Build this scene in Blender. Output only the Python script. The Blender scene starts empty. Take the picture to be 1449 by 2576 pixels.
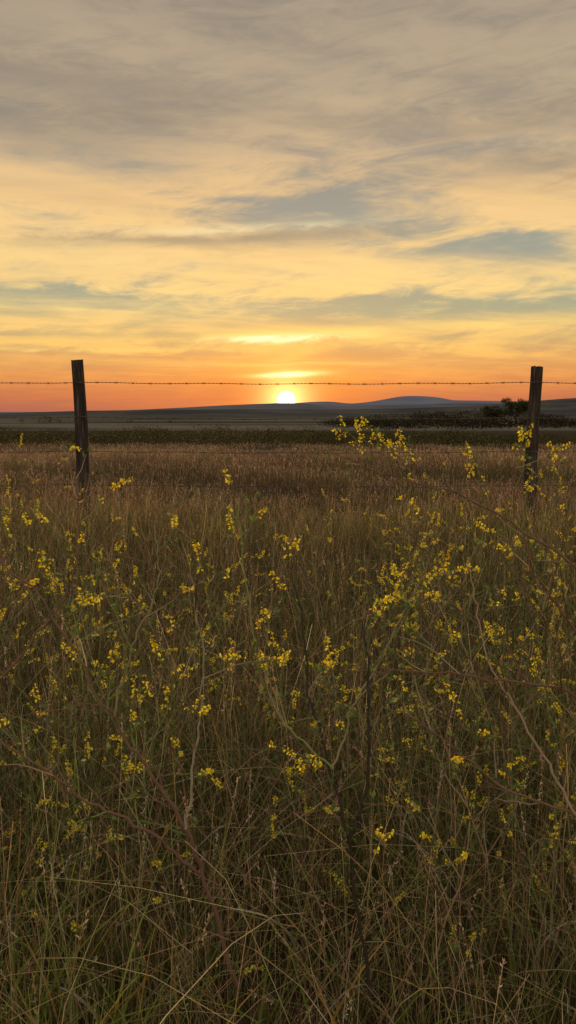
import bpy, math, numpy as np
from mathutils import Vector
rng = np.random.default_rng(7)
F, CX, CY = 1909.0, 724.5, 1288.0
PITCH = math.radians(7.25)
EYE = 1.05
cp, sp = math.cos(PITCH), math.sin(PITCH)
FWD = np.array([0, cp, -sp]); UP = np.array([0, sp, cp]); RT = np.array([1.0, 0, 0])
CAM = np.array([0, 0, EYE])

def world_at(px, py, dist):
    """pixel position -> world point at horizontal distance dist"""
    d = RT*(px-CX)/F + UP*(CY-py)/F + FWD
    return CAM + d*(dist/d[1])
def azel(px, py):
    d = RT*(px-CX)/F + UP*(CY-py)/F + FWD
    d = d/np.linalg.norm(d)
    return math.degrees(math.atan2(d[0], d[1])), math.degrees(math.asin(d[2]))
def s2l(c):
    return tuple(((v/255)/12.92 if v/255 <= 0.04045 else ((v/255+0.055)/1.055)**2.4) for v in c)

scene = bpy.context.scene
scene.view_settings.view_transform = 'Standard'
scene.view_settings.look = 'None'
scene.view_settings.exposure = 0
scene.view_settings.gamma = 1

# ------------------------------------------------------------------ camera
cam = bpy.data.cameras.new("camera"); co = bpy.data.objects.new("camera", cam)
scene.collection.objects.link(co); scene.camera = co
co.location = (0, 0, EYE); co.rotation_euler = (math.pi/2-PITCH, 0, 0)
cam.sensor_fit = 'VERTICAL'; cam.sensor_height = 24
cam.lens = 12/(CY/F); cam.clip_start = 0.02; cam.clip_end = 20000

# ------------------------------------------------------------------ world
SUN_AZ, SUN_EL = azel(720, 1008)
world = bpy.data.worlds.new("World"); scene.world = world; world.use_nodes = True
nt = world.node_tree; nt.nodes.clear()
def setin(n, i, v):
    if v is None: return
    if isinstance(v, bpy.types.NodeSocket): n.id_data.links.new(v, n.inputs[i])
    else: n.inputs[i].default_value = v
class NB:
    def __init__(s, t): s.t = t
    def m(s, op, a, b=None, c=None, clamp=False):
        n = s.t.nodes.new('ShaderNodeMath'); n.operation = op; n.use_clamp = clamp
        setin(n, 0, a); setin(n, 1, b); setin(n, 2, c); return n.outputs[0]
    def noise(s, vec, scale, detail=5, rough=0.55, dist=0.0, lac=2.0):
        n = s.t.nodes.new('ShaderNodeTexNoise'); s.t.links.new(vec, n.inputs['Vector'])
        n.inputs['Scale'].default_value = scale; n.inputs['Detail'].default_value = detail
        n.inputs['Roughness'].default_value = rough; n.inputs['Distortion'].default_value = dist
        n.inputs['Lacunarity'].default_value = lac
        return n.outputs[0]
    def comb(s, x, y, z):
        n = s.t.nodes.new('ShaderNodeCombineXYZ'); setin(n, 0, x); setin(n, 1, y); setin(n, 2, z); return n.outputs[0]
    def smooth(s, v, a, b, lo=0.0, hi=1.0):
        n = s.t.nodes.new('ShaderNodeMapRange'); n.interpolation_type = 'SMOOTHSTEP'
        setin(n, 0, v); setin(n, 1, a); setin(n, 2, b); setin(n, 3, lo); setin(n, 4, hi); return n.outputs[0]
    def mix(s, f, a, b, mode='MIX'):
        n = s.t.nodes.new('ShaderNodeMix'); n.data_type = 'RGBA'; n.blend_type = mode
        setin(n, 0, f)
        for i, v in ((6, a), (7, b)):
            setin(n, i, v if isinstance(v, bpy.types.NodeSocket) else (*v, 1.0))
        return n.outputs[2]
    def ramp(s, f, stops, interp='LINEAR'):
        n = s.t.nodes.new('ShaderNodeValToRGB'); setin(n, 0, f); r = n.color_ramp; r.interpolation = interp
        for i, (p, c) in enumerate(stops):
            e = r.elements[i] if i < 2 else r.elements.new(p)
            e.position = p; e.color = (*c, 1)
        return n.outputs[0]
B = NB(nt)
tc = nt.nodes.new('ShaderNodeTexCoord')
vn = nt.nodes.new('ShaderNodeVectorMath'); vn.operation = 'NORMALIZE'; nt.links.new(tc.outputs['Generated'], vn.inputs[0])
sx = nt.nodes.new('ShaderNodeSeparateXYZ'); nt.links.new(vn.outputs[0], sx.inputs[0])
X, Y, Z = sx.outputs
el = B.m('MULTIPLY', B.m('ARCSINE', Z), 57.2958)
az = B.m('MULTIPLY', B.m('ARCTAN2', X, Y), 57.2958)
zz = B.m('ADD', B.m('MAXIMUM', Z, 0.0), 0.07)
U = B.m('DIVIDE', X, zz); V = B.m('DIVIDE', Y, zz)
# slight tilt of the streaks
U2 = B.m('ADD', U, B.m('MULTIPLY', V, 0.10)); V2 = B.m('SUBTRACT', V, B.m('MULTIPLY', U, 0.28))
P1 = B.comb(B.m('MULTIPLY', U2, 0.55), V2, 3.7)
P2 = B.comb(B.m('MULTIPLY', U2, 0.55), B.m('MULTIPLY', V2, 1.15), 9.1)
PA = B.comb(B.m('MULTIPLY', az, 0.05), B.m('MULTIPLY', el, 0.22), 1.3)
n_big = B.noise(P1, 0.85, 5, 0.54, 0.6)
n_fine = B.noise(P2, 2.8, 8, 0.64, 0.25)
n_az = B.noise(PA, 1.5, 3, 0.6, 0.4)
n_wisp = B.noise(B.comb(B.m('MULTIPLY', az, 0.14), B.m('SUBTRACT', B.m('MULTIPLY', el, 0.62), B.m('MULTIPLY', az, 0.05)), 5.0), 1.2, 8, 0.66, 0.55)
elw = B.m('ADD', el, B.m('MULTIPLY', B.m('SUBTRACT', n_az, 0.5), 3.5))
elw = B.m('ADD', elw, B.m('MULTIPLY', B.m('SUBTRACT', n_wisp, 0.5), 3.2))
def gauss(px, py, wpx, hpx, e=None, tilt=0.0):
    a0, e0 = azel(px, py); wa = wpx/33.0; we = hpx/33.0
    e = elw if e is None else e
    da = B.m('SUBTRACT', az, a0)
    de = B.m('SUBTRACT', B.m('SUBTRACT', e, e0), B.m('MULTIPLY', da, tilt))
    a = B.m('POWER', B.m('ABSOLUTE', B.m('DIVIDE', da, wa)), 2.0)
    b = B.m('POWER', B.m('ABSOLUTE', B.m('DIVIDE', de, we)), 2.0)
    return B.m('EXPONENT', B.m('MULTIPLY', B.m('ADD', a, b), -1.0))
def addall(base, terms):
    for w, t in terms: base = B.m('MULTIPLY_ADD', t, w, base)
    return base
dens = B.m('ADD', B.m('MULTIPLY', n_big, 0.52), B.m('MULTIPLY', n_fine, 0.52))
dens = B.m('ADD', dens, B.m('MULTIPLY', B.m('SUBTRACT', n_wisp, 0.50), 0.75))
dens = addall(dens, [
    (0.22, gauss(100, 490, 420, 80)),
    (0.14, gauss(620, 360, 260, 70, tilt=0.4)),
    (-0.18, gauss(760, 520, 280, 44, tilt=0.12)),
    (0.22, gauss(1400, 490, 280, 65, tilt=0.1)),
    (0.18, gauss(400, 670, 640, 52)),
    (0.12, gauss(1000, 700, 500, 35)),
    (-0.18, gauss(1250, 610, 260, 36, tilt=0.1)),
    (-0.16, gauss(200, 742, 330, 16)),
    (-0.18, gauss(900, 785, 560, 28)),
    (0.12, gauss(170, 805, 200, 18)),
    (0.12, gauss(1050, 835, 480, 18)),
    (0.10, gauss(150, 870, 420, 14)),
    (-0.10, gauss(700, 900, 900, 18)),
    (0.05, gauss(700, 150, 1200, 160)),
])
cloud = B.smooth(dens, 0.29, 0.74)
e01 = B.m('DIVIDE', el, 40.0, clamp=True)
def st(l): return [(p/40.0, s2l(c)) for p, c in l]
clear = B.ramp(e01, st([(0,(160,98,86)),(1.2,(184,108,82)),(2.6,(208,130,82)),(4.0,(212,154,96)),(5.5,(198,168,116)),(7.5,(170,168,135)),(10,(158,162,144)),(14,(154,154,142)),(19,(150,142,130)),(27,(141,130,117)),(40,(150,150,152))]))
cloudc = B.ramp(e01, st([(0,(168,98,80)),(1.5,(210,122,76)),(3,(236,162,86)),(5,(250,198,110)),(7.5,(253,214,134)),(11,(252,212,140)),(15,(242,200,138)),(18,(212,182,140)),(22,(186,165,136)),(28,(173,157,135)),(40,(165,160,155))]))
col = B.mix(cloud, clear, cloudc)
# grey undersides of the cloud sheet
shade_n = B.noise(B.comb(B.m('MULTIPLY', U2, 0.42), V2, 21.0), 1.1, 6, 0.6, 0.35)
shade = B.smooth(shade_n, 0.42, 0.70)
hi = B.smooth(el, 10.0, 19.0, 0.15, 0.6)
shade = B.m('MULTIPLY', shade, hi)
elf = B.m('ADD', el, B.m('MULTIPLY', B.m('SUBTRACT', n_wisp, 0.5), 0.9))
shade = addall(shade, [(0.75, gauss(640, 598, 260, 14, elf, tilt=0.03)),
                       (0.35, gauss(500, 630, 330, 22)),
                       (0.4, gauss(150, 330, 260, 45)), (0.5, gauss(1400, 420, 130, 30)), (0.45, gauss(1300, 290, 260, 30)),
                       (0.3, gauss(100, 190, 200, 30)), (0.3, gauss(150, 600, 300, 12))])
shade = B.m('MINIMUM', shade, 0.85)
shadec = B.ramp(e01, st([(0,(160,92,80)),(4,(190,148,98)),(10,(174,156,122)),(16,(150,138,121)),(24,(134,124,110)),(40,(130,126,122))]))
col = B.mix(shade, col, shadec)
# brighter strips of lit cloud above the sun
s1 = B.m('MULTIPLY', gauss(700, 850, 170, 10, elf, tilt=0.03), B.smooth(n_wisp, 0.34, 0.60, 0.35, 1.3))
s1b = B.m('MULTIPLY', gauss(900, 832, 560, 12, elf, tilt=0.03), B.smooth(n_wisp, 0.38, 0.65, 0.2, 0.9))
s1c = B.m('MULTIPLY', gauss(180, 880, 380, 7, elf, tilt=0.02), B.smooth(n_wisp, 0.38, 0.62, 0.1, 0.6))
s2 = B.m('MULTIPLY', gauss(725, 942, 85, 7, elf, tilt=0.04), 1.1)
s2b = B.m('MULTIPLY', gauss(760, 915, 300, 4, elf, tilt=0.01), 0.35)
s3 = B.m('MULTIPLY', gauss(640, 572, 280, 9, elf, tilt=0.05), B.smooth(n_wisp, 0.4, 0.6, 0.1, 0.6))
sall = B.m('ADD', B.m('ADD', B.m('ADD', s1, s1b), B.m('ADD', s2, s2b)), s1c, clamp=True)
col = B.mix(sall, col, s2l((252, 218, 124)))
col = B.mix(s3, col, s2l((248, 230, 178)))
core = B.m('ADD', B.m('POWER', s1, 2.0), B.m('POWER', s2, 2.0), clamp=True)
col = B.mix(core, col, (1.3, 1.05, 0.62))
# overhead and eastern sky: out of view, brightened as added fill on the foreground
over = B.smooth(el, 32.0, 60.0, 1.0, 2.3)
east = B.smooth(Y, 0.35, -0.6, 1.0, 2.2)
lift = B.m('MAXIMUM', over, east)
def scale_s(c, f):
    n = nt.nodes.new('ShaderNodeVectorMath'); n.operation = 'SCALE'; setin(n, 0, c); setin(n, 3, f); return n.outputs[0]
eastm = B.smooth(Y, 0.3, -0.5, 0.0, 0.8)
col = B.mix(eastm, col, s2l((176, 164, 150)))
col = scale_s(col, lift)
# solar glow in the haze
sd = np.array([math.sin(math.radians(SUN_AZ))*math.cos(math.radians(SUN_EL)), math.cos(math.radians(SUN_AZ))*math.cos(math.radians(SUN_EL)), math.sin(math.radians(SUN_EL))])
dp = nt.nodes.new('ShaderNodeVectorMath'); dp.operation = 'DOT_PRODUCT'
nt.links.new(vn.outputs[0], dp.inputs[0]); dp.inputs[1].default_value = tuple(sd)
th = B.m('MULTIPLY', B.m('ARCCOSINE', B.m('MINIMUM', dp.outputs['Value'], 0.9999999)), 57.2958)
def scaled(c, f):
    n = nt.nodes.new('ShaderNodeVectorMath'); n.operation = 'SCALE'; n.inputs[0].default_value = c; setin(n, 3, f); return n.outputs[0]
def vadd(a, b):
    n = nt.nodes.new('ShaderNodeVectorMath'); n.operation = 'ADD'; nt.links.new(a, n.inputs[0]); nt.links.new(b, n.inputs[1]); return n.outputs[0]
g1 = B.m('EXPONENT', B.m('MULTIPLY', th, -1/4.8))
g2 = B.m('EXPONENT', B.m('MULTIPLY', B.m('POWER', B.m('DIVIDE', th, 1.3), 1.35), -1.0))
g3 = B.smooth(th, 0.82, 0.20, 0.0, 1.0)
col = vadd(col, scaled((0.32, 0.085, -0.04), g1))
col = vadd(col, scaled((2.2, 1.35, 0.48), g2))
col = vadd(col, scaled((6.0, 5.2, 3.6), g3))
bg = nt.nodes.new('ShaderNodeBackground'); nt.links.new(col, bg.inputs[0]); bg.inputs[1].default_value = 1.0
sky = nt.nodes.new('ShaderNodeTexSky'); sky.sky_type = 'NISHITA'; sky.sun_disc = False
sky.sun_elevation = math.radians(SUN_EL); sky.sun_rotation = math.radians(SUN_AZ)
bg2 = nt.nodes.new('ShaderNodeBackground'); nt.links.new(sky.outputs[0], bg2.inputs[0]); bg2.inputs[1].default_value = 0.010
ad = nt.nodes.new('ShaderNodeAddShader'); nt.links.new(bg.outputs[0], ad.inputs[0]); nt.links.new(bg2.outputs[0], ad.inputs[1])
wo = nt.nodes.new('ShaderNodeOutputWorld'); nt.links.new(ad.outputs[0], wo.inputs[0])

sl = bpy.data.lights.new("sun", 'SUN'); so = bpy.data.objects.new("sun", sl); scene.collection.objects.link(so)
sl.energy = 4.2; sl.angle = math.radians(0.6); sl.color = (1.0, 0.55, 0.26)
so.rotation_euler = Vector(tuple(sd)).to_track_quat('Z', 'Y').to_euler()
so.location = (0, 60, 20)

# ------------------------------------------------------------------ mesh helpers
class Acc:
    def __init__(s): s.v=[]; s.q=[]; s.c=[]; s.m=[]; s.n=0
    def add(s, v, q, c, mi=0):
        v = np.asarray(v, float).reshape(-1, 3); q = np.asarray(q, int).reshape(-1, 4)
        c = np.asarray(c, float)
        if c.ndim == 1: c = np.tile(c, (len(v), 1))
        s.v.append(v); s.q.append(q+s.n); s.c.append(c); s.m.append(np.full(len(q), mi)); s.n += len(v)
    def build(s, name, mats, smooth=False, parent=None):
        v = np.concatenate(s.v); q = np.concatenate(s.q); c = np.concatenate(s.c); m = np.concatenate(s.m)
        me = bpy.data.meshes.new(name)
        me.vertices.add(len(v)); me.vertices.foreach_set('co', v.ravel().astype(np.float32))
        me.loops.add(len(q)*4); me.loops.foreach_set('vertex_index', q.ravel().astype(np.int32))
        me.polygons.add(len(q)); me.polygons.foreach_set('loop_start', (np.arange(len(q))*4).astype(np.int32))
        me.polygons.foreach_set('material_index', m.astype(np.int32))
        me.polygons.foreach_set('use_smooth', np.full(len(q), smooth))
        for mt in mats: me.materials.append(mt)
        a = me.color_attributes.new('Col', 'FLOAT_COLOR', 'POINT')
        a.data.foreach_set('color', np.hstack([c, np.ones((len(c), 1))]).ravel().astype(np.float32))
        me.update(calc_edges=True)
        o = bpy.data.objects.new(name, me); scene.collection.objects.link(o)
        if parent: o.parent = parent
        return o

def veg_mat(name, transl=0.4):
    m = bpy.data.materials.new(name); m.use_nodes = True; t = m.node_tree; t.nodes.clear()
    at = t.nodes.new('ShaderNodeAttribute'); at.attribute_name = 'Col'
    d = t.nodes.new('ShaderNodeBsdfDiffuse'); tr = t.nodes.new('ShaderNodeBsdfTranslucent')
    t.links.new(at.outputs['Color'], d.inputs[0]); t.links.new(at.outputs['Color'], tr.inputs[0])
    mx = t.nodes.new('ShaderNodeMixShader'); mx.inputs[0].default_value = transl
    t.links.new(d.outputs[0], mx.inputs[1]); t.links.new(tr.outputs[0], mx.inputs[2])
    o = t.nodes.new('ShaderNodeOutputMaterial'); t.links.new(mx.outputs[0], o.inputs[0])
    return m
MAT_GRASS = veg_mat("grass_blades", 0.45)
MAT_STEM = veg_mat("clover_stem", 0.10)
MAT_LEAF = veg_mat("clover_leaf", 0.45)
MAT_FLOWER = veg_mat("clover_flower", 0.5)
MAT_BUSH = veg_mat("bush_foliage", 0.25)

def sstep(a, b, x):
    t = np.clip((x-a)/(b-a), 0, 1); return t*t*(3-2*t)
def gz(x, y):
    x = np.asarray(x, float); y = np.asarray(y, float)
    z = -0.28*(1-sstep(2.6, 6.2, y))
    z = z - 0.22*sstep(14, 27, y)*(1-sstep(36, 60, y))
    far = sstep(25, 60, np.hypot(x, y))
    z = z + (0.03*np.sin(x*1.3+y*0.7)+0.02*np.sin(x*3.1-y*2.3+1))*(1-far)
    return z

def ribbons(acc, root, h, w, lean_az, bend, c0, c1, segs=4, wprof='blade', kink=0.0, mi=0, droop=0.25):
    N = len(root); t = np.linspace(0, 1, segs+1)[None, :]
    lx, ly = np.cos(lean_az)[:, None], np.sin(lean_az)[:, None]
    hh, bb = h[:, None], bend[:, None]
    hor = hh*bb*(0.35*t+0.65*t**2)
    up = hh*(t - droop*bb*t**3)
    wob = kink*hh*np.cumsum(rng.normal(0, 1, (N, segs+1)), axis=1)*t/ (segs+1)**.5
    px = root[:, 0:1]+lx*hor-ly*wob; py = root[:, 1:2]+ly*hor+lx*wob; pz = root[:, 2:3]+up
    P = np.stack([px, py, pz], -1)
    a = rng.uniform(0, 2*np.pi, N)
    wd = np.stack([np.cos(a), np.sin(a), rng.normal(0, .2, N)], -1)[:, None, :]
    if wprof == 'blade': wp = np.clip(np.minimum(1, 0.6+t*1.5)*(1-t**2.2), 0.06, 1)
    else: wp = 1-0.5*t
    ww = w[:, None]*wp*0.5
    L = P - wd*ww[..., None]; R = P + wd*ww[..., None]
    v = np.stack([L, R], 2).reshape(-1, 3)
    base = (np.arange(N)*2*(segs+1))[:, None]; k = np.arange(segs)[None, :]*2
    q = np.stack([base+k, base+k+1, base+k+3, base+k+2], -1).reshape(-1, 4)
    tt = t[..., None]
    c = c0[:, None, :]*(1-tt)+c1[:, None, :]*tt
    c = c*rng.lognormal(0, .12, (N, segs+1, 1))
    c = np.repeat(c[:, :, None, :], 2, 2).reshape(-1, 3)
    acc.add(v, q, c, mi)
    return P
def unit(v): return v/(np.linalg.norm(v, axis=-1, keepdims=True)+1e-9)
def leaves(acc, pos, d, L, W, c, mi=0):
    pos = np.asarray(pos, float); N = len(pos); d = unit(np.asarray(d, float))
    s = unit(np.cross(d, rng.normal(0, 1, (N, 3))))
    nrm = np.cross(d, s)
    L = np.broadcast_to(L, (N,))[:, None]; W = np.broadcast_to(W, (N,))[:, None]
    mid = pos+d*L*0.55+nrm*W*0.25
    v = np.stack([pos, mid+s*W/2, pos+d*L, mid-s*W/2], 1).reshape(-1, 3)
    q = np.arange(N*4).reshape(-1, 4)
    c = np.broadcast_to(c, (N, 3)); acc.add(v, q, np.repeat(c, 4, 0), mi)
def tube(acc, pts, r0, r1, c, sides=4, mi=0):
    pts = np.asarray(pts, float); n = len(pts)
    tg = unit(np.gradient(pts, axis=0)); ref = np.array([0.3, 0.9, 0.2]) if abs(tg[0, 1]) < .8 else np.array([1., 0, 0])
    a = unit(np.cross(tg, ref)); b = np.cross(tg, a)
    ang = np.arange(sides)*2*np.pi/sides
    r = np.linspace(r0, r1, n)[:, None, None]
    v = pts[:, None, :]+r*(a[:, None, :]*np.cos(ang)[None, :, None]+b[:, None, :]*np.sin(ang)[None, :, None])
    i = np.arange(n-1)[:, None]*sides; j = np.arange(sides)[None, :]; j2 = (j+1) % sides
    q = np.stack([i+j, i+j2, i+sides+j2, i+sides+j], -1).reshape(-1, 4)
    acc.add(v.reshape(-1, 3), q, c, mi)
def pick(N, pal, var=0.2):
    p = np.array([c for c, _ in pal]); w = np.array([x for _, x in pal], float); w /= w.sum()
    c = p[rng.choice(len(p), N, p=w)]
    return np.clip(c*rng.lognormal(0, var, (N, 1))*rng.normal(1, 0.06, (N, 3)), 0.004, 0.9)

# ------------------------------------------------------------------ ground
ga = Acc()
rad = np.concatenate([[0.02], np.geomspace(0.4, 9000, 150)]); nA = 180
ang = np.arange(nA)*2*np.pi/nA
gx = rad[:, None]*np.cos(ang)[None]; gy = rad[:, None]*np.sin(ang)[None]
gv = np.stack([gx, gy, gz(gx, gy)], -1).reshape(-1, 3)
i = np.arange(len(rad)-1)[:, None]*nA; j = np.arange(nA)[None]; j2 = (j+1) % nA
ga.add(gv, np.stack([i+j, i+nA+j, i+nA+j2, i+j2], -1).reshape(-1, 4), (.1, .1, .1))
gm = bpy.data.materials.new("ground_soil_and_pasture"); gm.use_nodes = True
t = gm.node_tree; b = NB(t); bs = t.nodes['Principled BSDF']; bs.inputs['Roughness'].default_value = 1; bs.inputs['Specular IOR Level'].default_value = 0
g = t.nodes.new('ShaderNodeNewGeometry'); sp_ = t.nodes.new('ShaderNodeSeparateXYZ'); t.links.new(g.outputs['Position'], sp_.inputs[0])
nn = b.noise(g.outputs['Position'], 3.0, 6, 0.7)
near = b.mix(b.smooth(nn, .35, .65), (0.022, 0.018, 0.010), (0.055, 0.042, 0.020))
pv = b.comb(b.m('MULTIPLY', sp_.outputs[0], 0.012), b.m('MULTIPLY', sp_.outputs[1], 0.045), 0.0)
n2 = b.noise(pv, 1.0, 6, 0.6, 0.5)
farc = b.ramp(n2, [(0.34, (0.034, 0.032, 0.022)), (0.46, (0.055, 0.050, 0.036)), (0.55, (0.13, 0.115, 0.09)), (0.66, (0.05, 0.045, 0.032))])
ff = b.smooth(sp_.outputs[1], 45.0, 62.0)
t.links.new(b.mix(ff, near, farc), bs.inputs['Base Color'])
ground = ga.build("ground", [gm], True)

# ------------------------------------------------------------------ hills
def hill(name, D, prof, depth, cols, scale, base_noise=0.0):
    px = np.array([p[0] for p in prof], float); py = np.array([p[1] for p in prof], float)
    xs = np.linspace(px[0], px[-1], 420)
    yy = np.interp(xs, px, py)
    k = np.hanning(9); k /= k.sum(); yy = np.convolve(np.pad(yy, 4, 'edge'), k, 'valid')
    yy += base_noise*np.convolve(rng.normal(0, 1, len(yy)), np.ones(5)/5, 'same')
    Xc = (xs-CX)/F*D*cp; Hc = EYE+(1045-yy)/1940.0*D
    rows = np.concatenate([np.linspace(-1, 0, 26), np.linspace(0, 1, 8)[1:]])
    v = []
    for r in rows:
        s = 1-abs(r); s = s*s*(3-2*s)
        d = D+r*depth
        bump = 0.06*Hc*np.sin(Xc/D*9+r*7)*s*(1-s)*2
        v.append(np.stack([Xc*(0.6+0.4*d/D), np.full_like(Xc, d), Hc*s+bump-0.3*(1-s)], -1))
    v = np.array(v); R, C = v.shape[:2]
    i = np.arange(R-1)[:, None]*C; j = np.arange(C-1)[None]
    a = Acc(); a.add(v.reshape(-1, 3), np.stack([i+j, i+j+1, i+C+j+1, i+C+j], -1).reshape(-1, 4), (.1, .1, .1))
    m = bpy.data.materials.new(name+"_slope"); m.use_nodes = True; t = m.node_tree; b = NB(t); bs = t.nodes['Principled BSDF']
    bs.inputs['Roughness'].default_value = 1; bs.inputs['Specular IOR Level'].default_value = 0
    g = t.nodes.new('ShaderNodeNewGeometry'); s_ = t.nodes.new('ShaderNodeSeparateXYZ'); t.links.new(g.outputs['Position'], s_.inputs[0])
    vv = b.comb(b.m('MULTIPLY', s_.outputs[0], scale), b.m('MULTIPLY', s_.outputs[1], scale*0.6), b.m('MULTIPLY', s_.outputs[2], scale*9))
    n = b.noise(vv, 1.0, 6, 0.62, 0.4)
    c = b.mix(b.smooth(n, .36, .64), cols[0], cols[1])
    t.links.new(c, bs.inputs['Base Color'])
    if len(cols) > 2:   # far-air haze imitated by a faint even glow of the slope
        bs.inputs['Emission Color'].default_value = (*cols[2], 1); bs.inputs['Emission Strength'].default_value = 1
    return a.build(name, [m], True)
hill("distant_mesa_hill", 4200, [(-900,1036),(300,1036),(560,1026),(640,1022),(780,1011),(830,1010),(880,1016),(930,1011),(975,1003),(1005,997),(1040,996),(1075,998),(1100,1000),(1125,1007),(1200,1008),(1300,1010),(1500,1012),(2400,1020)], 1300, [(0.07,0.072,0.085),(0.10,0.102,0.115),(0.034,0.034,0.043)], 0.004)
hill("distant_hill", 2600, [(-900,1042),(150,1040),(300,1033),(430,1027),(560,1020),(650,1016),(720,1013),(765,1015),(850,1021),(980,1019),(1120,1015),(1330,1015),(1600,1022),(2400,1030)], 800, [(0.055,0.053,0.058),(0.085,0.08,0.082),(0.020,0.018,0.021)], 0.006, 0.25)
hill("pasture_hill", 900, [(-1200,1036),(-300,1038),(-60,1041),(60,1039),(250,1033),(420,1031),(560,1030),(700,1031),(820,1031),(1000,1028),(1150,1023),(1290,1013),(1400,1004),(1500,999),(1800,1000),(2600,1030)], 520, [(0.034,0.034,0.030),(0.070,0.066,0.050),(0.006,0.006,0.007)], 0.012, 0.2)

# ------------------------------------------------------------------ bushes, bank, tree
def foliage(acc, centres, radii, per, size, pal):
    for c, r in zip(centres, radii):
        n = int(per*(r[0]*r[2]+0.15)); n = max(n, 20)
        d = unit(rng.normal(0, 1, (n, 3))); rr = rng.uniform(0.45, 1.08, n)**0.6
        p = c+d*rr[:, None]*r; p = p[p[:, 2] > -0.35]; m = len(p)
        leaves(acc, p, rng.normal(0, 1, (m, 3)), rng.uniform(.6, 1.4, m)*size, rng.uniform(.5, 1, m)*size*0.6, pick(m, pal, 0.35)*rng.lognormal(0, .3))
dark = [((0.034,0.038,0.014), 3), ((0.062,0.064,0.024), 2.4), ((0.050,0.036,0.020), 2), ((0.11,0.10,0.04), .6)]
acc = Acc(); cs = []; rs = []
for k in range(460):
    px = rng.uniform(-500, 1400); D = rng.uniform(29.5, 44)
    top = 1079+rng.normal(0, 5)+6*math.sin(px*.009)+4*math.sin(px*.031)
    if px > 900: top += (px-900)*.05
    if D < 33: top += 12
    hgt = EYE+(1045-top)/1940*D; zb = -0.25
    H = max(hgt-zb, .12); x = (px-CX)/F*D
    cs.append(np.array([x, D, zb+H*0.4])); rs.append(np.array([rng.uniform(.25, 1.1), rng.uniform(.4, .9), H*0.62]))
foliage(acc, cs, rs, 240, 0.085, dark)
acc.build("shrub_bank", [MAT_BUSH])
acc = Acc(); cs = []; rs = []
for k in range(240):
    px = rng.uniform(830, 1800); D = rng.uniform(58, 112)
    top = np.interp(px, [830, 1000, 1150, 1230, 1330, 1449, 1800], [1054, 1038, 1029, 1026, 1034, 1050, 1050])+rng.uniform(-2, 9)
    if D < 85: top = max(top, 1046+rng.uniform(0, 14))
    hgt = max(EYE+(1045-top)/1940*D, 0.3)
    cs.append(np.array([(px-CX)/F*D, D, hgt*0.45])); rs.append(np.array([rng.uniform(.9, 2.4), rng.uniform(.8, 1.6), hgt*0.55]))
foliage(acc, cs, rs, 130, 0.2, [((0.022,0.019,0.012), 3), ((0.035,0.030,0.016), 2), ((0.030,0.034,0.014), 1)])
acc.build("distant_bushes", [MAT_BUSH])
acc = Acc(); cs = []; rs = []
for px, s in [(118,1.0),(128,.7),(60,.5),(330,.45),(150,.5),(-60,.8),(430,.3)]:
    D = 110+rng.uniform(-8, 8); cs.append(np.array([(px-CX)/F*D, D, s*0.5])); rs.append(np.array([s*1.0, s, s*0.6]))
foliage(acc, cs, rs, 250, 0.18, dark); acc.build("distant_shrubs", [MAT_BUSH])

def tree(name, px, D, top_py, wpx):
    acc = Acc(); H = EYE+(1045-top_py)/1940*D; x0 = (px-CX)/F*D; base = np.array([x0, D, 0.0]); Wd = wpx/F*D/2
    tr = np.array([base+[0.05*np.sin(q*3), 0, q*H*0.75] for q in np.linspace(0, 1, 8)])
    tube(acc, tr, H*0.035, H*0.012, (0.05, 0.035, 0.025), 8, 0)
    cs = []; rs = []
    for k in range(26):
        a = rng.uniform(0, 6.28); z0 = rng.uniform(0.12, 0.65)*H; L = Wd*rng.uniform(.45, 1)*(1.1-0.5*z0/H)
        st_ = base+[0, 0, z0]; en = st_+np.array([np.cos(a)*L, np.sin(a)*L, L*rng.uniform(.4, 1.0)])
        en[2] = min(en[2], H*0.92)
        tube(acc, np.array([st_, (st_+en)/2+[0, 0, -0.04*L], en]), H*0.012, H*0.004, (0.05, 0.035, 0.025), 5, 0)
        for q in (0.6, 1.0):
            cs.append(st_+(en-st_)*q+rng.normal(0, .08, 3)*H*.5); s = H*rng.uniform(.07, .14); rs.append(np.array([s*1.2, s*1.2, s]))
    foliage(acc, cs, rs, 700, 0.12, [((0.034,0.032,0.016), 2), ((0.055,0.050,0.022), 2), ((0.040,0.048,0.018), 1.5)])
    acc.build(name, [MAT_BUSH])
tree("tree", 1292, 92, 1003, 95)
tree("tree", 1236, 97, 1021, 66)

# ------------------------------------------------------------------ grass masses
P_DRY = [((0.31,0.225,0.12), 3.0), ((0.16,0.11,0.058), 3.0), ((0.44,0.36,0.21), 1.1), ((0.175,0.195,0.06), 3.8), ((0.095,0.13,0.033), 3.6)]
P_STK = [((0.36,0.26,0.15), 3), ((0.22,0.145,0.085), 2.6), ((0.54,0.45,0.29), 1.2), ((0.21,0.225,0.085), 2.0)]
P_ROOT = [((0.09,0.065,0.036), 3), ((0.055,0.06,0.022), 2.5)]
def seed_heads(acc, tips, tipdir, n, size, pal, ln):
    N = len(tips); k = rng.uniform(0, 1, (N, n, 1))
    pos = tips[:, None, :]-tipdir[:, None, :]*k*ln
    d = tipdir[:, None, :]*1.3+rng.normal(0, .55, (N, n, 3))
    c = np.repeat(pick(N, pal, .2)[:, None], n, 1)
    leaves(acc, pos.reshape(-1, 3), d.reshape(-1, 3), size, size*0.35, c.reshape(-1, 3))
acc = Acc()
def scatter_near(N, y0, y1, pw=1.0, side=1.6):
    u = rng.uniform(0, 1, N); y = (y0**pw+(y1**pw-y0**pw)*u)**(1/pw)
    x = rng.uniform(-1, 1, N)*(0.42*y+side*0.5); return np.stack([x, y, gz(x, y)-0.01], -1)
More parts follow.
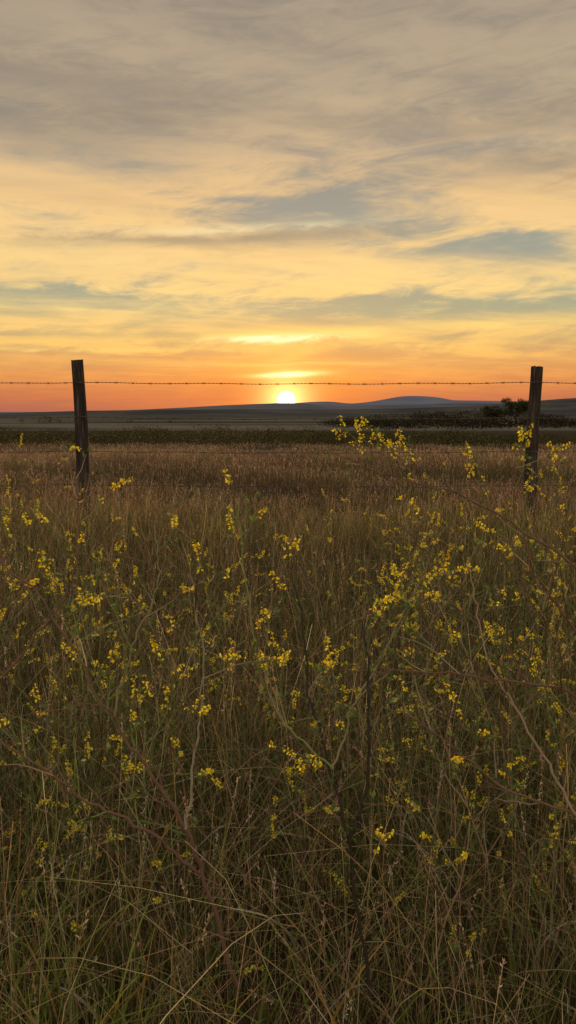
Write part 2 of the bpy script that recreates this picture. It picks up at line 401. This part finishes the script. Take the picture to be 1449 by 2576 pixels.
def patchy(p, s=1.0):
    return 0.5+0.5*np.sin(p[:, 0]*2.3*s+np.sin(p[:, 1]*1.7*s)*2)*np.cos(p[:, 1]*2.0*s+np.sin(p[:, 0]*1.9*s)*1.5)
def tint(p, c, s=1.0):
    """patches that stay greener / patches that dried out"""
    k = patchy(p+5.3, s)[:, None]
    return c*(np.array([1.12, .98, .9])*(1-k)+np.array([.76, .92, .62])*k)*(0.75+0.5*patchy(p+1.7, s*1.8)[:, None])
N = 32000; r = scatter_near(N, 0.95, 7.2, 1.1)
h = rng.uniform(0.20, 0.58, N)*(0.55+0.65*patchy(r)); h *= np.interp(r[:,1],[1,2,4,7],[0.85,1.0,0.85,0.6])
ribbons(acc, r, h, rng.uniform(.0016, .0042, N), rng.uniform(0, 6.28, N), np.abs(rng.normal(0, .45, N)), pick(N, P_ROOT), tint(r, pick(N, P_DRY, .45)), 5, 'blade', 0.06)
N = 11000; r = scatter_near(N, 1.0, 7.2, 1.1)
h = rng.uniform(0.35, 0.78, N)*np.interp(r[:,1],[1,2,4,7],[0.85,1.0,0.9,0.62])*(.8+.3*patchy(r))
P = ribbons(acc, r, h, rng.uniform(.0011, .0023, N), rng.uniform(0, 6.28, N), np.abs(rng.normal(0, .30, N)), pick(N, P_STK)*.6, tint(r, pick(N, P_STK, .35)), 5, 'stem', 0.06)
sel = rng.choice(N, 3200, replace=False); td = unit(P[sel, -1]-P[sel, -2])
seed_heads(acc, P[sel, -1], td, 14, 0.008, [((0.42,0.31,0.21), 2), ((0.32,0.21,0.14), 2), ((0.52,0.43,0.33), .9)], rng.uniform(.04, .10, (len(sel), 1, 1)))
N = 7000; r = scatter_near(N, 1.0, 6.5, 0.8)
ribbons(acc, r+np.array([0,0,1])*rng.uniform(0.0,.35,(N,1)), rng.uniform(0.15, 0.45, N), rng.uniform(.0010, .0022, N), rng.uniform(0, 6.28, N), rng.uniform(.6, 2.2, N), pick(N, P_STK)*.8, tint(r, pick(N, P_STK, .35)), 5, 'stem', 0.08)
acc.build("roadside_grass", [MAT_GRASS])
# low leafy forbs in the grass
acc = Acc(); N = 28000; cN = 460
cc = scatter_near(cN, 1.4, 6.5, 1.0); ch = rng.uniform(.15, .5, cN)
ii = rng.integers(0, cN, N); p = cc[ii]+np.stack([rng.normal(0, .09, N), rng.normal(0, .09, N), ch[ii]*rng.beta(2.2, 1.3, N)], -1)
leaves(acc, p, rng.normal(0, 1, (N, 3))+[0, 0, .5], rng.uniform(.010, .020, N), rng.uniform(.004, .008, N), pick(N, [((0.08,0.12,0.032), 3), ((0.14,0.17,0.055), 1.6), ((0.11,0.09,0.038), 1.2)], .35))
for k in range(cN):
    for _ in range(3):
        e = cc[k]+[rng.normal(0, .08), rng.normal(0, .08), ch[k]]
        tube(acc, np.array([cc[k], (cc[k]+e)/2+rng.normal(0, .015, 3), e]), .0013, .0006, (.10, .09, .045), 3)
acc.build("leafy_undergrowth", [MAT_LEAF])
acc = Acc()
for (cx_, cy_, n, sp2) in [(-0.50,1.25,210,.11),(-0.32,1.17,90,.09),(0.42,1.25,40,.15),(0.0,1.25,40,.15),(-0.8,1.7,130,.2),(0.75,1.6,40,.2),(0.25,1.9,60,.2)]:
    r = np.stack([rng.normal(cx_, sp2, n), np.maximum(rng.normal(cy_, sp2*.7, n), 1.02), np.zeros(n)], -1); r[:, 2] = gz(r[:, 0], r[:, 1])
    ribbons(acc, r, rng.uniform(.18, .48, n), rng.uniform(.004, .008, n), rng.uniform(0, 6.28, n), rng.uniform(.1, .9, n),
            pick(n, [((0.08,0.12,0.02), 2), ((0.06,0.09,0.02), 1)]), pick(n, [((0.24,0.29,0.05), 2.6), ((0.48,0.27,0.07), 1.6), ((0.14,0.19,0.035), 2)]), 7, 'blade', 0.02, droop=.35)
acc.build("green_grass_clump", [MAT_GRASS])
acc = Acc(); n = 46; r = scatter_near(n, 1.05, 2.2); r[:, 2] += .12
ribbons(acc, r, rng.uniform(.18, .34, n), rng.uniform(.005, .008, n), rng.uniform(0, 6.28, n), rng.uniform(.8, 1.4, n), pick(n, [((.25,.19,.12), 1)]), pick(n, [((.50,.45,.38), 1)]), 10, 'blade', 0.01, droop=.75)
acc.build("dead_grass_blades", [MAT_GRASS])
acc = Acc(); N = 100000
u = rng.uniform(0, 1, N); y = 6.9*(32/6.9)**u; x = rng.uniform(-1, 1, N)*(0.43*y+1.5)
r = np.stack([x, y, gz(x, y)-.01], -1); pt = patchy(r, .35)
h = rng.uniform(.16, .44, N)*(0.55+.7*pt)*np.interp(y, [7, 12, 20, 32], [0.85, 0.9, .75, .45])
P_F = [((0.30,0.205,0.145), 4), ((0.20,0.135,0.092), 3.2), ((0.44,0.345,0.26), 1.3), ((0.13,0.13,0.06), 2.6)]
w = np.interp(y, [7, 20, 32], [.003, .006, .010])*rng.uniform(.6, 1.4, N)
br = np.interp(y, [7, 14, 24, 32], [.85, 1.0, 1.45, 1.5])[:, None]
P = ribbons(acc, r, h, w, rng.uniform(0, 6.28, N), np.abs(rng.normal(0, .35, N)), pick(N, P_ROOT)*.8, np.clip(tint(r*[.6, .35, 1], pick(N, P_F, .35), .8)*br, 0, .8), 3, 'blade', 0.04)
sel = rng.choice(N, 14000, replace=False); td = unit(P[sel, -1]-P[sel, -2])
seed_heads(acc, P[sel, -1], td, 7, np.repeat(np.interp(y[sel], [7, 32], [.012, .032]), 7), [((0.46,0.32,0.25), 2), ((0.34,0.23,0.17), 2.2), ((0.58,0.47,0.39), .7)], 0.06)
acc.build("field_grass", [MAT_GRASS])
# brushy weeds scattered through the field
acc = Acc(); n = 260; yw = 8*(30/8)**rng.uniform(0, 1, n); xw = rng.uniform(-1, 1, n)*(0.43*yw+1); zw = gz(xw, yw)
for k in range(n):
    H = rng.uniform(.25, .5)*np.interp(yw[k], [8, 30], [1, .7]); m = 60; sz = np.interp(yw[k], [8, 30], [.018, .04])
    p = np.array([xw[k], yw[k], zw[k]])+np.stack([rng.normal(0, .12, m), rng.normal(0, .12, m), H*rng.beta(2, 1.2, m)], -1)
    leaves(acc, p, rng.normal(0, 1, (m, 3))+[0, 0, .8], sz*rng.uniform(.6, 1.3, m), sz*.45, pick(m, [((.17,.11,.07), 2), ((.10,.09,.04), 2), ((.26,.17,.11), 1)], .3)*rng.lognormal(0, .25))
    for _ in range(4): tube(acc, np.array([[xw[k], yw[k], zw[k]], p[rng.integers(0, m)]]), .003, .0015, (.08, .055, .035), 3)
acc.build("field_weeds", [MAT_BUSH])

# ------------------------------------------------------------------ fence
fence = bpy.data.objects.new("barbed_wire_fence", None); scene.collection.objects.link(fence)
wm = bpy.data.materials.new("weathered_wood"); wm.use_nodes = True; t = wm.node_tree; b = NB(t); bs = t.nodes['Principled BSDF']
bs.inputs['Roughness'].default_value = .95; bs.inputs['Specular IOR Level'].default_value = .1
tcn = t.nodes.new('ShaderNodeTexCoord'); s_ = t.nodes.new('ShaderNodeSeparateXYZ'); t.links.new(tcn.outputs['Object'], s_.inputs[0])
gv_ = b.comb(s_.outputs[0], s_.outputs[1], b.m('MULTIPLY', s_.outputs[2], 0.05))
n1 = b.noise(gv_, 70, 6, .65, .4); n2 = b.noise(tcn.outputs['Object'], 5, 5, .6)
c = b.ramp(n1, [(.3, (.012,.010,.008)), (.5, (.040,.032,.026)), (.68, (.13,.105,.085))])
c = b.mix(b.smooth(n2, .4, .7, 0, .6), c, (.025,.016,.012)); t.links.new(c, bs.inputs['Base Color'])
bp = t.nodes.new('ShaderNodeBump'); bp.inputs['Strength'].default_value = .9; bp.inputs['Distance'].default_value = .01
t.links.new(n1, bp.inputs['Height']); t.links.new(bp.outputs[0], bs.inputs['Normal'])
FY = 6.7
def post(xt, xb, top, rt, rb, yb=FY, slant=0.0):
    acc = Acc(); n = 40; sides = 22; zb = float(gz(xb, yb))-0.1
    zs = np.linspace(zb, top, n); an = np.arange(sides)*2*np.pi/sides; ph = rng.uniform(0, 6.28, 5)
    rings = []
    for z in zs:
        q = (z-zb)/(top-zb); rr = rb+(rt-rb)*q
        prof = 1+.05*np.sin(2*an+ph[0])+.035*np.sin(5*an+ph[1]+q*1.5)+.03*np.sin(9*an+ph[2]+q)+.015*np.sin(z*11+3*an+ph[3])
        prof -= .10*np.exp(-((np.angle(np.exp(1j*(an-4.5-.3*np.sin(3*z))))/.16)**2))
        xx = xb+(xt-xb)*q+.006*np.sin(z*4+ph[4]); zt = z+(slant*np.cos(an)*rr+rng.normal(0, .002, sides) if q > .999 else 0)
        rings.append(np.stack([xx+rr*prof*np.cos(an), yb+rr*prof*np.sin(an), np.broadcast_to(zt, (sides,))], -1))
    last = rings[-1]; cen = last.mean(0)
    rings.append(cen+(last-cen)*.93+[0, 0, .003]); rings.append(cen+(last-cen)*.5+[0, 0, .001]); rings.append(cen+(last-cen)*.02)
    v = np.array(rings); R = len(v)
    i = np.arange(R-1)[:, None]*sides; j = np.arange(sides)[None]; j2 = (j+1) % sides
    acc.add(v.reshape(-1, 3), np.stack([i+j, i+j2, i+sides+j2, i+sides+j], -1).reshape(-1, 4), (.1, .1, .1))
    return acc.build("fence_post", [wm], False, fence)
pL = world_at(195, 907, FY); pLb = world_at(211, 1270, FY); pR = world_at(1349, 923, FY)
post(pL[0], pLb[0]+.01, pL[2], .051, .066, slant=.05)
post(pR[0], pR[0]-.015, pR[2], .049, .054, slant=-.03)
xp = pR[0]-pL[0]
for k, dx in ((1, .03), (2, -.04), (3, .02)):
    post(pR[0]+k*xp+dx, pR[0]+k*xp, 1.48+.03*k, .05, .055); post(pL[0]-k*xp-dx, pL[0]-k*xp, 1.5-.02*k, .05, .06)
mm = bpy.data.materials.new("rusty_wire"); mm.use_nodes = True; t = mm.node_tree; b = NB(t); bs = t.nodes['Principled BSDF']
g = t.nodes.new('ShaderNodeNewGeometry'); n = b.noise(g.outputs['Position'], 25, 4)
t.links.new(b.mix(b.smooth(n, .4, .6), (.045,.03,.024), (.10,.075,.06)), bs.inputs['Base Color'])
bs.inputs['Metallic'].default_value = .3; bs.inputs['Roughness'].default_value = .75
xs_posts = [pL[0]-k*xp for k in (3, 2, 1)]+[pL[0]]+[pR[0]+k*xp for k in range(4)]
for wi, (yl, yr, sag) in enumerate([(963, 963, .012), (1049, 1051, .015), (1134, 1135, .015), (1217, 1219, .02)]):
    zl = world_at(200, yl, FY)[2]; zr = world_at(1349, yr, FY)[2]
    acc = Acc(); x0, x1 = xs_posts[0], xs_posts[-1]
    x = np.arange(x0, x1, .011)
    z = zl+(zr-zl)*(x-pL[0])/xp
    fr = ((x-pL[0])/xp) % 1.0; z = z-sag*4*fr*(1-fr)+.003*np.sin(x*7+wi)
    yy = np.full_like(x, FY-.062)
    for ph in (0, math.pi):
        pts = np.stack([x, yy+.0021*np.cos(x*95+ph), z+.0021*np.sin(x*95+ph)], -1)
        tube(acc, pts, .0018, .0018, (.1, .1, .1), 5)
    bx = x0+.07
    while bx < x1-.1:
        bx += .155+rng.uniform(-.02, .02); zi = np.interp(bx, x, z); c0 = np.array([bx, FY-.062, zi])
        th_ = np.linspace(0, 4*np.pi, 18); coil = c0+np.stack([(th_/(4*np.pi)-.5)*.012, .0055*np.cos(th_), .0055*np.sin(th_)], -1)
        tube(acc, coil, .0016, .0016, (.1, .1, .1), 4)
        for s1_ in (-1, 1):
            for s2_ in (-1, 1):
                d = unit(np.array([s1_*rng.uniform(.3, .9), rng.uniform(-.6, .6), s2_*1.0])); tube(acc, np.array([c0+[s1_*.005, 0, 0], c0+[s1_*.005, 0, 0]+d*.018]), .0016, .0006, (.1, .1, .1), 4)
    acc.build("barbed_wire", [mm], False, fence)

# ------------------------------------------------------------------ sweet clover
ST = [((0.14,0.08,0.052), 3), ((0.14,0.155,0.058), 2.8), ((0.27,0.21,0.125), 1.7)]
LF = [((0.11,0.155,0.048), 3), ((0.18,0.21,0.085), 1.2), ((0.08,0.115,0.038), 2)]
FL = [((0.88,0.68,0.03), 3), ((0.76,0.57,0.03), 2), ((0.90,0.77,0.10), 1.2), ((0.60,0.56,0.08), 1.2)]
def grow(p0, d0, L, n, wander=.12, grav=0.0):
    pts = [np.array(p0, float)]; d = unit(np.array(d0, float)); st_ = L/n
    for k in range(n):
        d = unit(d+rng.normal(0, wander, 3)+np.array([0, 0, grav])); pts.append(pts[-1]+d*st_)
    return np.array(pts)
def raceme(acc, p0, d0, L, dens=1.0):
    ax = grow(p0, d0, L, 5, .14, -.02); tube(acc, ax, .0008, .0004, (0.16, 0.18, 0.06), 3, 0)
    n = int(L*480*dens)
    if n < 3: return
    tt = rng.uniform(0.1, 1, n)**.85; k = tt*5; i0 = np.minimum(k.astype(int), 4); f = (k-i0)[:, None]
    p = ax[i0]*(1-f)+ax[i0+1]*f; axd = unit(ax[-1]-ax[0])
    o = rng.normal(0, 1, (n, 3)); o = unit(o-axd*(o@axd)[:, None])
    d = o+np.array([0, 0, -.45])+axd*.25
    s = np.where(tt > .9, .5, 1.0)*rng.uniform(.6, 1.2, n)
    c = pick(n, FL, .2); c[tt > .93] = (.36, .42, .08)
    leaves(acc, p+o*.0012, d, .0060*s, .0032*s, c, 2)
    leaves(acc, p+o*.0012, d+rng.normal(0, .35, (n, 3))+[0, 0, .5], .0050*s, .0036*s, c*.92, 2)
def trifoliate(acc, p, d, s=1.0):
    pet = p+unit(d)*.010*s
    dd = unit(unit(d)[None]+rng.normal(0, .55, (3, 3))); leaves(acc, np.repeat(pet[None], 3, 0), dd, .015*s, .0065*s, pick(3, LF, .2), 1)
def side_branch(acc, p, d, L, flower, leafy, lvl=0):
    n = max(4, int(L/.03)); pts = grow(p, d, L, n, .14, .025)
    tube(acc, pts, .0011+.0013*min(L, .4)/.4, .0006, pick(1, ST, .15)[0], 4, 0)
    fl = flower*(rng.random() < .56)
    for k in range(1, n+1):
        td = unit(pts[k]-pts[k-1]); od = unit(td*.7+rng.normal(0, .6, 3)+[0, 0, .15])
        if rng.random() < leafy: trifoliate(acc, pts[k], od, rng.uniform(.7, 1.2))
        fr = k/n
        if fr > .5 and rng.random() < fl*.5*fr:
            raceme(acc, pts[k], unit(od+[0, 0, .3]), rng.uniform(.015, .045), rng.uniform(.5, 1.2))
        if lvl == 0 and L > .14 and rng.random() < .25:
            side_branch(acc, pts[k], od, L*rng.uniform(.25, .5), flower, leafy, 1)
    if rng.random() < fl*1.1: raceme(acc, pts[-1], pts[-1]-pts[-2], rng.uniform(.025, .07), 1.15)
def clothe(acc, pts, r0, r1, flower, leafy, blen, start=.25, every=.055, col=None):
    tube(acc, pts, r0, r1, pick(1, ST, .1)[0] if col is None else col, 6, 0)
    n = len(pts)-1; tot = np.linalg.norm(np.diff(pts, axis=0), axis=1).sum()
    m = int(tot/every)
    s = np.linspace(0, n, m+1)[1:]
    for q in s:
        fr = q/n
        if fr < start: continue
        i0 = min(int(q), n-1); p = pts[i0]+(pts[i0+1]-pts[i0])*(q-i0); td = unit(pts[i0+1]-pts[i0])
        o = rng.normal(0, 1, 3); o = unit(o-td*(o@td))
        side_branch(acc, p, unit(td*.8+o*.8+[0, 0, .15]), blen*rng.uniform(.5, 1.1)*(1.15-.6*fr), flower, leafy)
def spline(cp_, n=30):
    cp_ = np.array(cp_, float); t0 = np.linspace(0, 1, len(cp_)); tt = np.linspace(0, 1, n)
    P = np.stack([np.interp(tt, t0, cp_[:, k]) for k in range(3)], -1)
    for _ in range(3):
        Q = P.copy(); Q[1:-1] = (P[:-2]+2*P[1:-1]+P[2:])/4; P = Q
    L = np.linalg.norm(P[-1]-P[0]); w = np.cumsum(rng.normal(0, 1, P.shape), 0); w -= w[0]+(w[-1]-w[0])*tt[:, None]
    return P+w*L*.004+rng.normal(0, .0015, P.shape)
mats = [MAT_STEM, MAT_LEAF, MAT_FLOWER]
def finish(acc): acc.build("sweet_clover_plant", mats)
W = world_at
RB = (0.15, 0.088, 0.058)
acc = Acc()
clothe(acc, spline([W(600,2480,1.22),W(530,2250,1.2),W(470,2080,1.18),W(385,1930,1.18),W(290,1800,1.2),W(150,1600,1.24),W(0,1400,1.3)]), .0042, .0015, .8, .4, .2, .3, col=RB)
clothe(acc, spline([W(500,2200,1.2),W(360,2090,1.18),W(200,2000,1.18),W(60,1900,1.18),W(-80,1800,1.2)]), .0028, .0012, .6, .25, .16, .3, col=RB)
clothe(acc, spline([W(470,2080,1.18),W(500,1850,1.22),W(520,1650,1.25),W(480,1450,1.3)]), .0025, .001, .85, .4, .16, .15)
clothe(acc, spline([W(290,1800,1.2),W(330,1640,1.24),W(400,1480,1.3),W(395,1300,1.35)]), .0022, .001, .9, .4, .15, .1)
finish(acc)
acc = Acc()
DK = (.05,.04,.03)
clothe(acc, spline([W(930,2500,1.22),W(900,2250,1.18),W(875,2100,1.15),W(840,1930,1.15),W(790,1780,1.16),W(765,1620,1.18),W(745,1470,1.2)]), .0034, .0014, .7, .4, .13, .2, col=DK)
clothe(acc, spline([W(880,2110,1.15),W(915,1990,1.14),W(925,1830,1.14),W(922,1680,1.15),W(912,1560,1.17)]), .0028, .0014, .8, .4, .12, .15, col=DK)
clothe(acc, spline([W(840,1930,1.15),W(900,1750,1.2),W(990,1600,1.25),W(1060,1450,1.3)]), .002, .001, .9, .4, .15, .15)
clothe(acc, spline([W(840,1930,1.15),W(720,1830,1.2),W(640,1650,1.28),W(610,1400,1.4),W(600,1260,1.45)]), .002, .001, .85, .4, .13, .15)
finish(acc)
acc = Acc()
clothe(acc, spline([W(1700,1900,1.2),W(1560,1800,1.2),W(1420,1730,1.18),W(1250,1705,1.18),W(1080,1690,1.2),W(900,1688,1.22)]), .0034, .0011, .7, .3, .16, .15, col=RB)
clothe(acc, spline([W(1650,1650,1.3),W(1500,1470,1.32),W(1380,1370,1.35),W(1230,1265,1.4),W(1080,1205,1.45),W(950,1190,1.48),W(865,1150,1.5)]), .0030, .001, .85, .2, .12, .2, col=RB)
clothe(acc, spline([W(1600,2150,1.15),W(1449,2050,1.15),W(1280,1990,1.18),W(1150,1880,1.2),W(1010,1790,1.24)]), .003, .001, .7, .35, .15, .2, col=RB)
clothe(acc, spline([W(1560,1700,1.4),W(1430,1560,1.42),W(1330,1420,1.45),W(1290,1270,1.5),W(1300,1180,1.5)]), .0028, .001, .9, .35, .14, .15)
clothe(acc, spline([W(1449,2050,1.15),W(1330,1850,1.2),W(1220,1620,1.3),W(1180,1420,1.4)]), .0024, .001, .9, .35, .15, .15)
# slender tips that stand up past the fence line
for (x0_, y0_, x1_, y1_) in [(960,1192,868,1078),(985,1195,925,1070),(1080,1205,1020,1108),(1230,1265,1180,1140),(1300,1180,1310,1105),(1380,1370,1400,1165),(1040,1200,985,1135)]:
    pts = spline([W(x0_, y0_, 1.46), W((x0_+x1_)/2+8, (y0_+y1_)/2, 1.47), W(x1_, y1_, 1.48)], 10)
    tube(acc, pts, .0014, .0007, (.15,.14,.06), 4, 0)
    for q in (4, 6, 8, 9):
        trifoliate(acc, pts[q], rng.normal(0, 1, 3), .8)
        raceme(acc, pts[q], unit(pts[q]-pts[q-1])+rng.normal(0, .6, 3), rng.uniform(.015, .035), .8)
    raceme(acc, pts[-1], pts[-1]-pts[-2], .028, 1.0)
finish(acc)
acc = Acc()
clothe(acc, spline([W(-350,2300,1.2),W(-150,1900,1.25),W(-40,1600,1.35),W(20,1400,1.4),W(70,1230,1.45)]), .0030, .001, .7, .35, .15, .25, col=RB)
clothe(acc, spline([W(-150,1900,1.25),W(60,1640,1.3),W(180,1480,1.35),W(200,1300,1.4),W(180,1160,1.45)]), .0025, .001, .8, .35, .14, .2, col=RB)
finish(acc)
def plant(x, y, H, flower=.8, nst=3, lean=.45):
    acc = Acc(); z = float(gz(x, y))
    for k in range(nst):
        a = rng.uniform(0, 6.28); l = abs(rng.normal(0, lean))
        pts = grow((x+rng.normal(0, .02), y+rng.normal(0, .02), z), (math.cos(a)*l, math.sin(a)*l, 1), H*rng.uniform(.7, 1.08), 14, .11, .03)
        clothe(acc, pts, .0030, .001, flower, .42, .23, .25, .060)
    finish(acc)
spots = [(-.95,2.2,.95),(-.55,2.0,.8),(-.15,2.2,.85),(.25,2.3,.85),(.6,2.1,.95),(.95,2.3,1.15),(-.7,2.9,.9),(-.2,2.9,.85),(.35,2.9,.9),(.85,3.0,1.18),(1.15,2.8,1.2),
         (-1.25,3.2,1.1),(-.95,3.8,.9),(-.35,3.7,.75),(.2,3.8,.8),(.75,3.9,1.0),(1.35,3.8,1.2),(-1.5,4.4,1.0),(1.1,4.9,.85),(1.7,4.8,1.05),(-1.9,5.6,.8),
         (.5,1.75,.75),(-.35,1.75,.75),(.05,1.8,.7),(-.75,1.7,.8),(.75,1.75,.9),(.75,2.5,1.05),(-.85,2.5,.95),(-.5,3.3,.8),(.55,3.4,.95),(.6,1.55,.62),(-.55,1.55,.6),(.2,1.55,.55)]
for x, y, H in spots: plant(x+rng.normal(0, .05), y+rng.normal(0, .05), H, rng.uniform(.6, .95), 3 if y < 4 else 2)
print("SUN", SUN_AZ, SUN_EL, "quads", sum(len(o.data.polygons) for o in bpy.data.objects if o.type == 'MESH'))
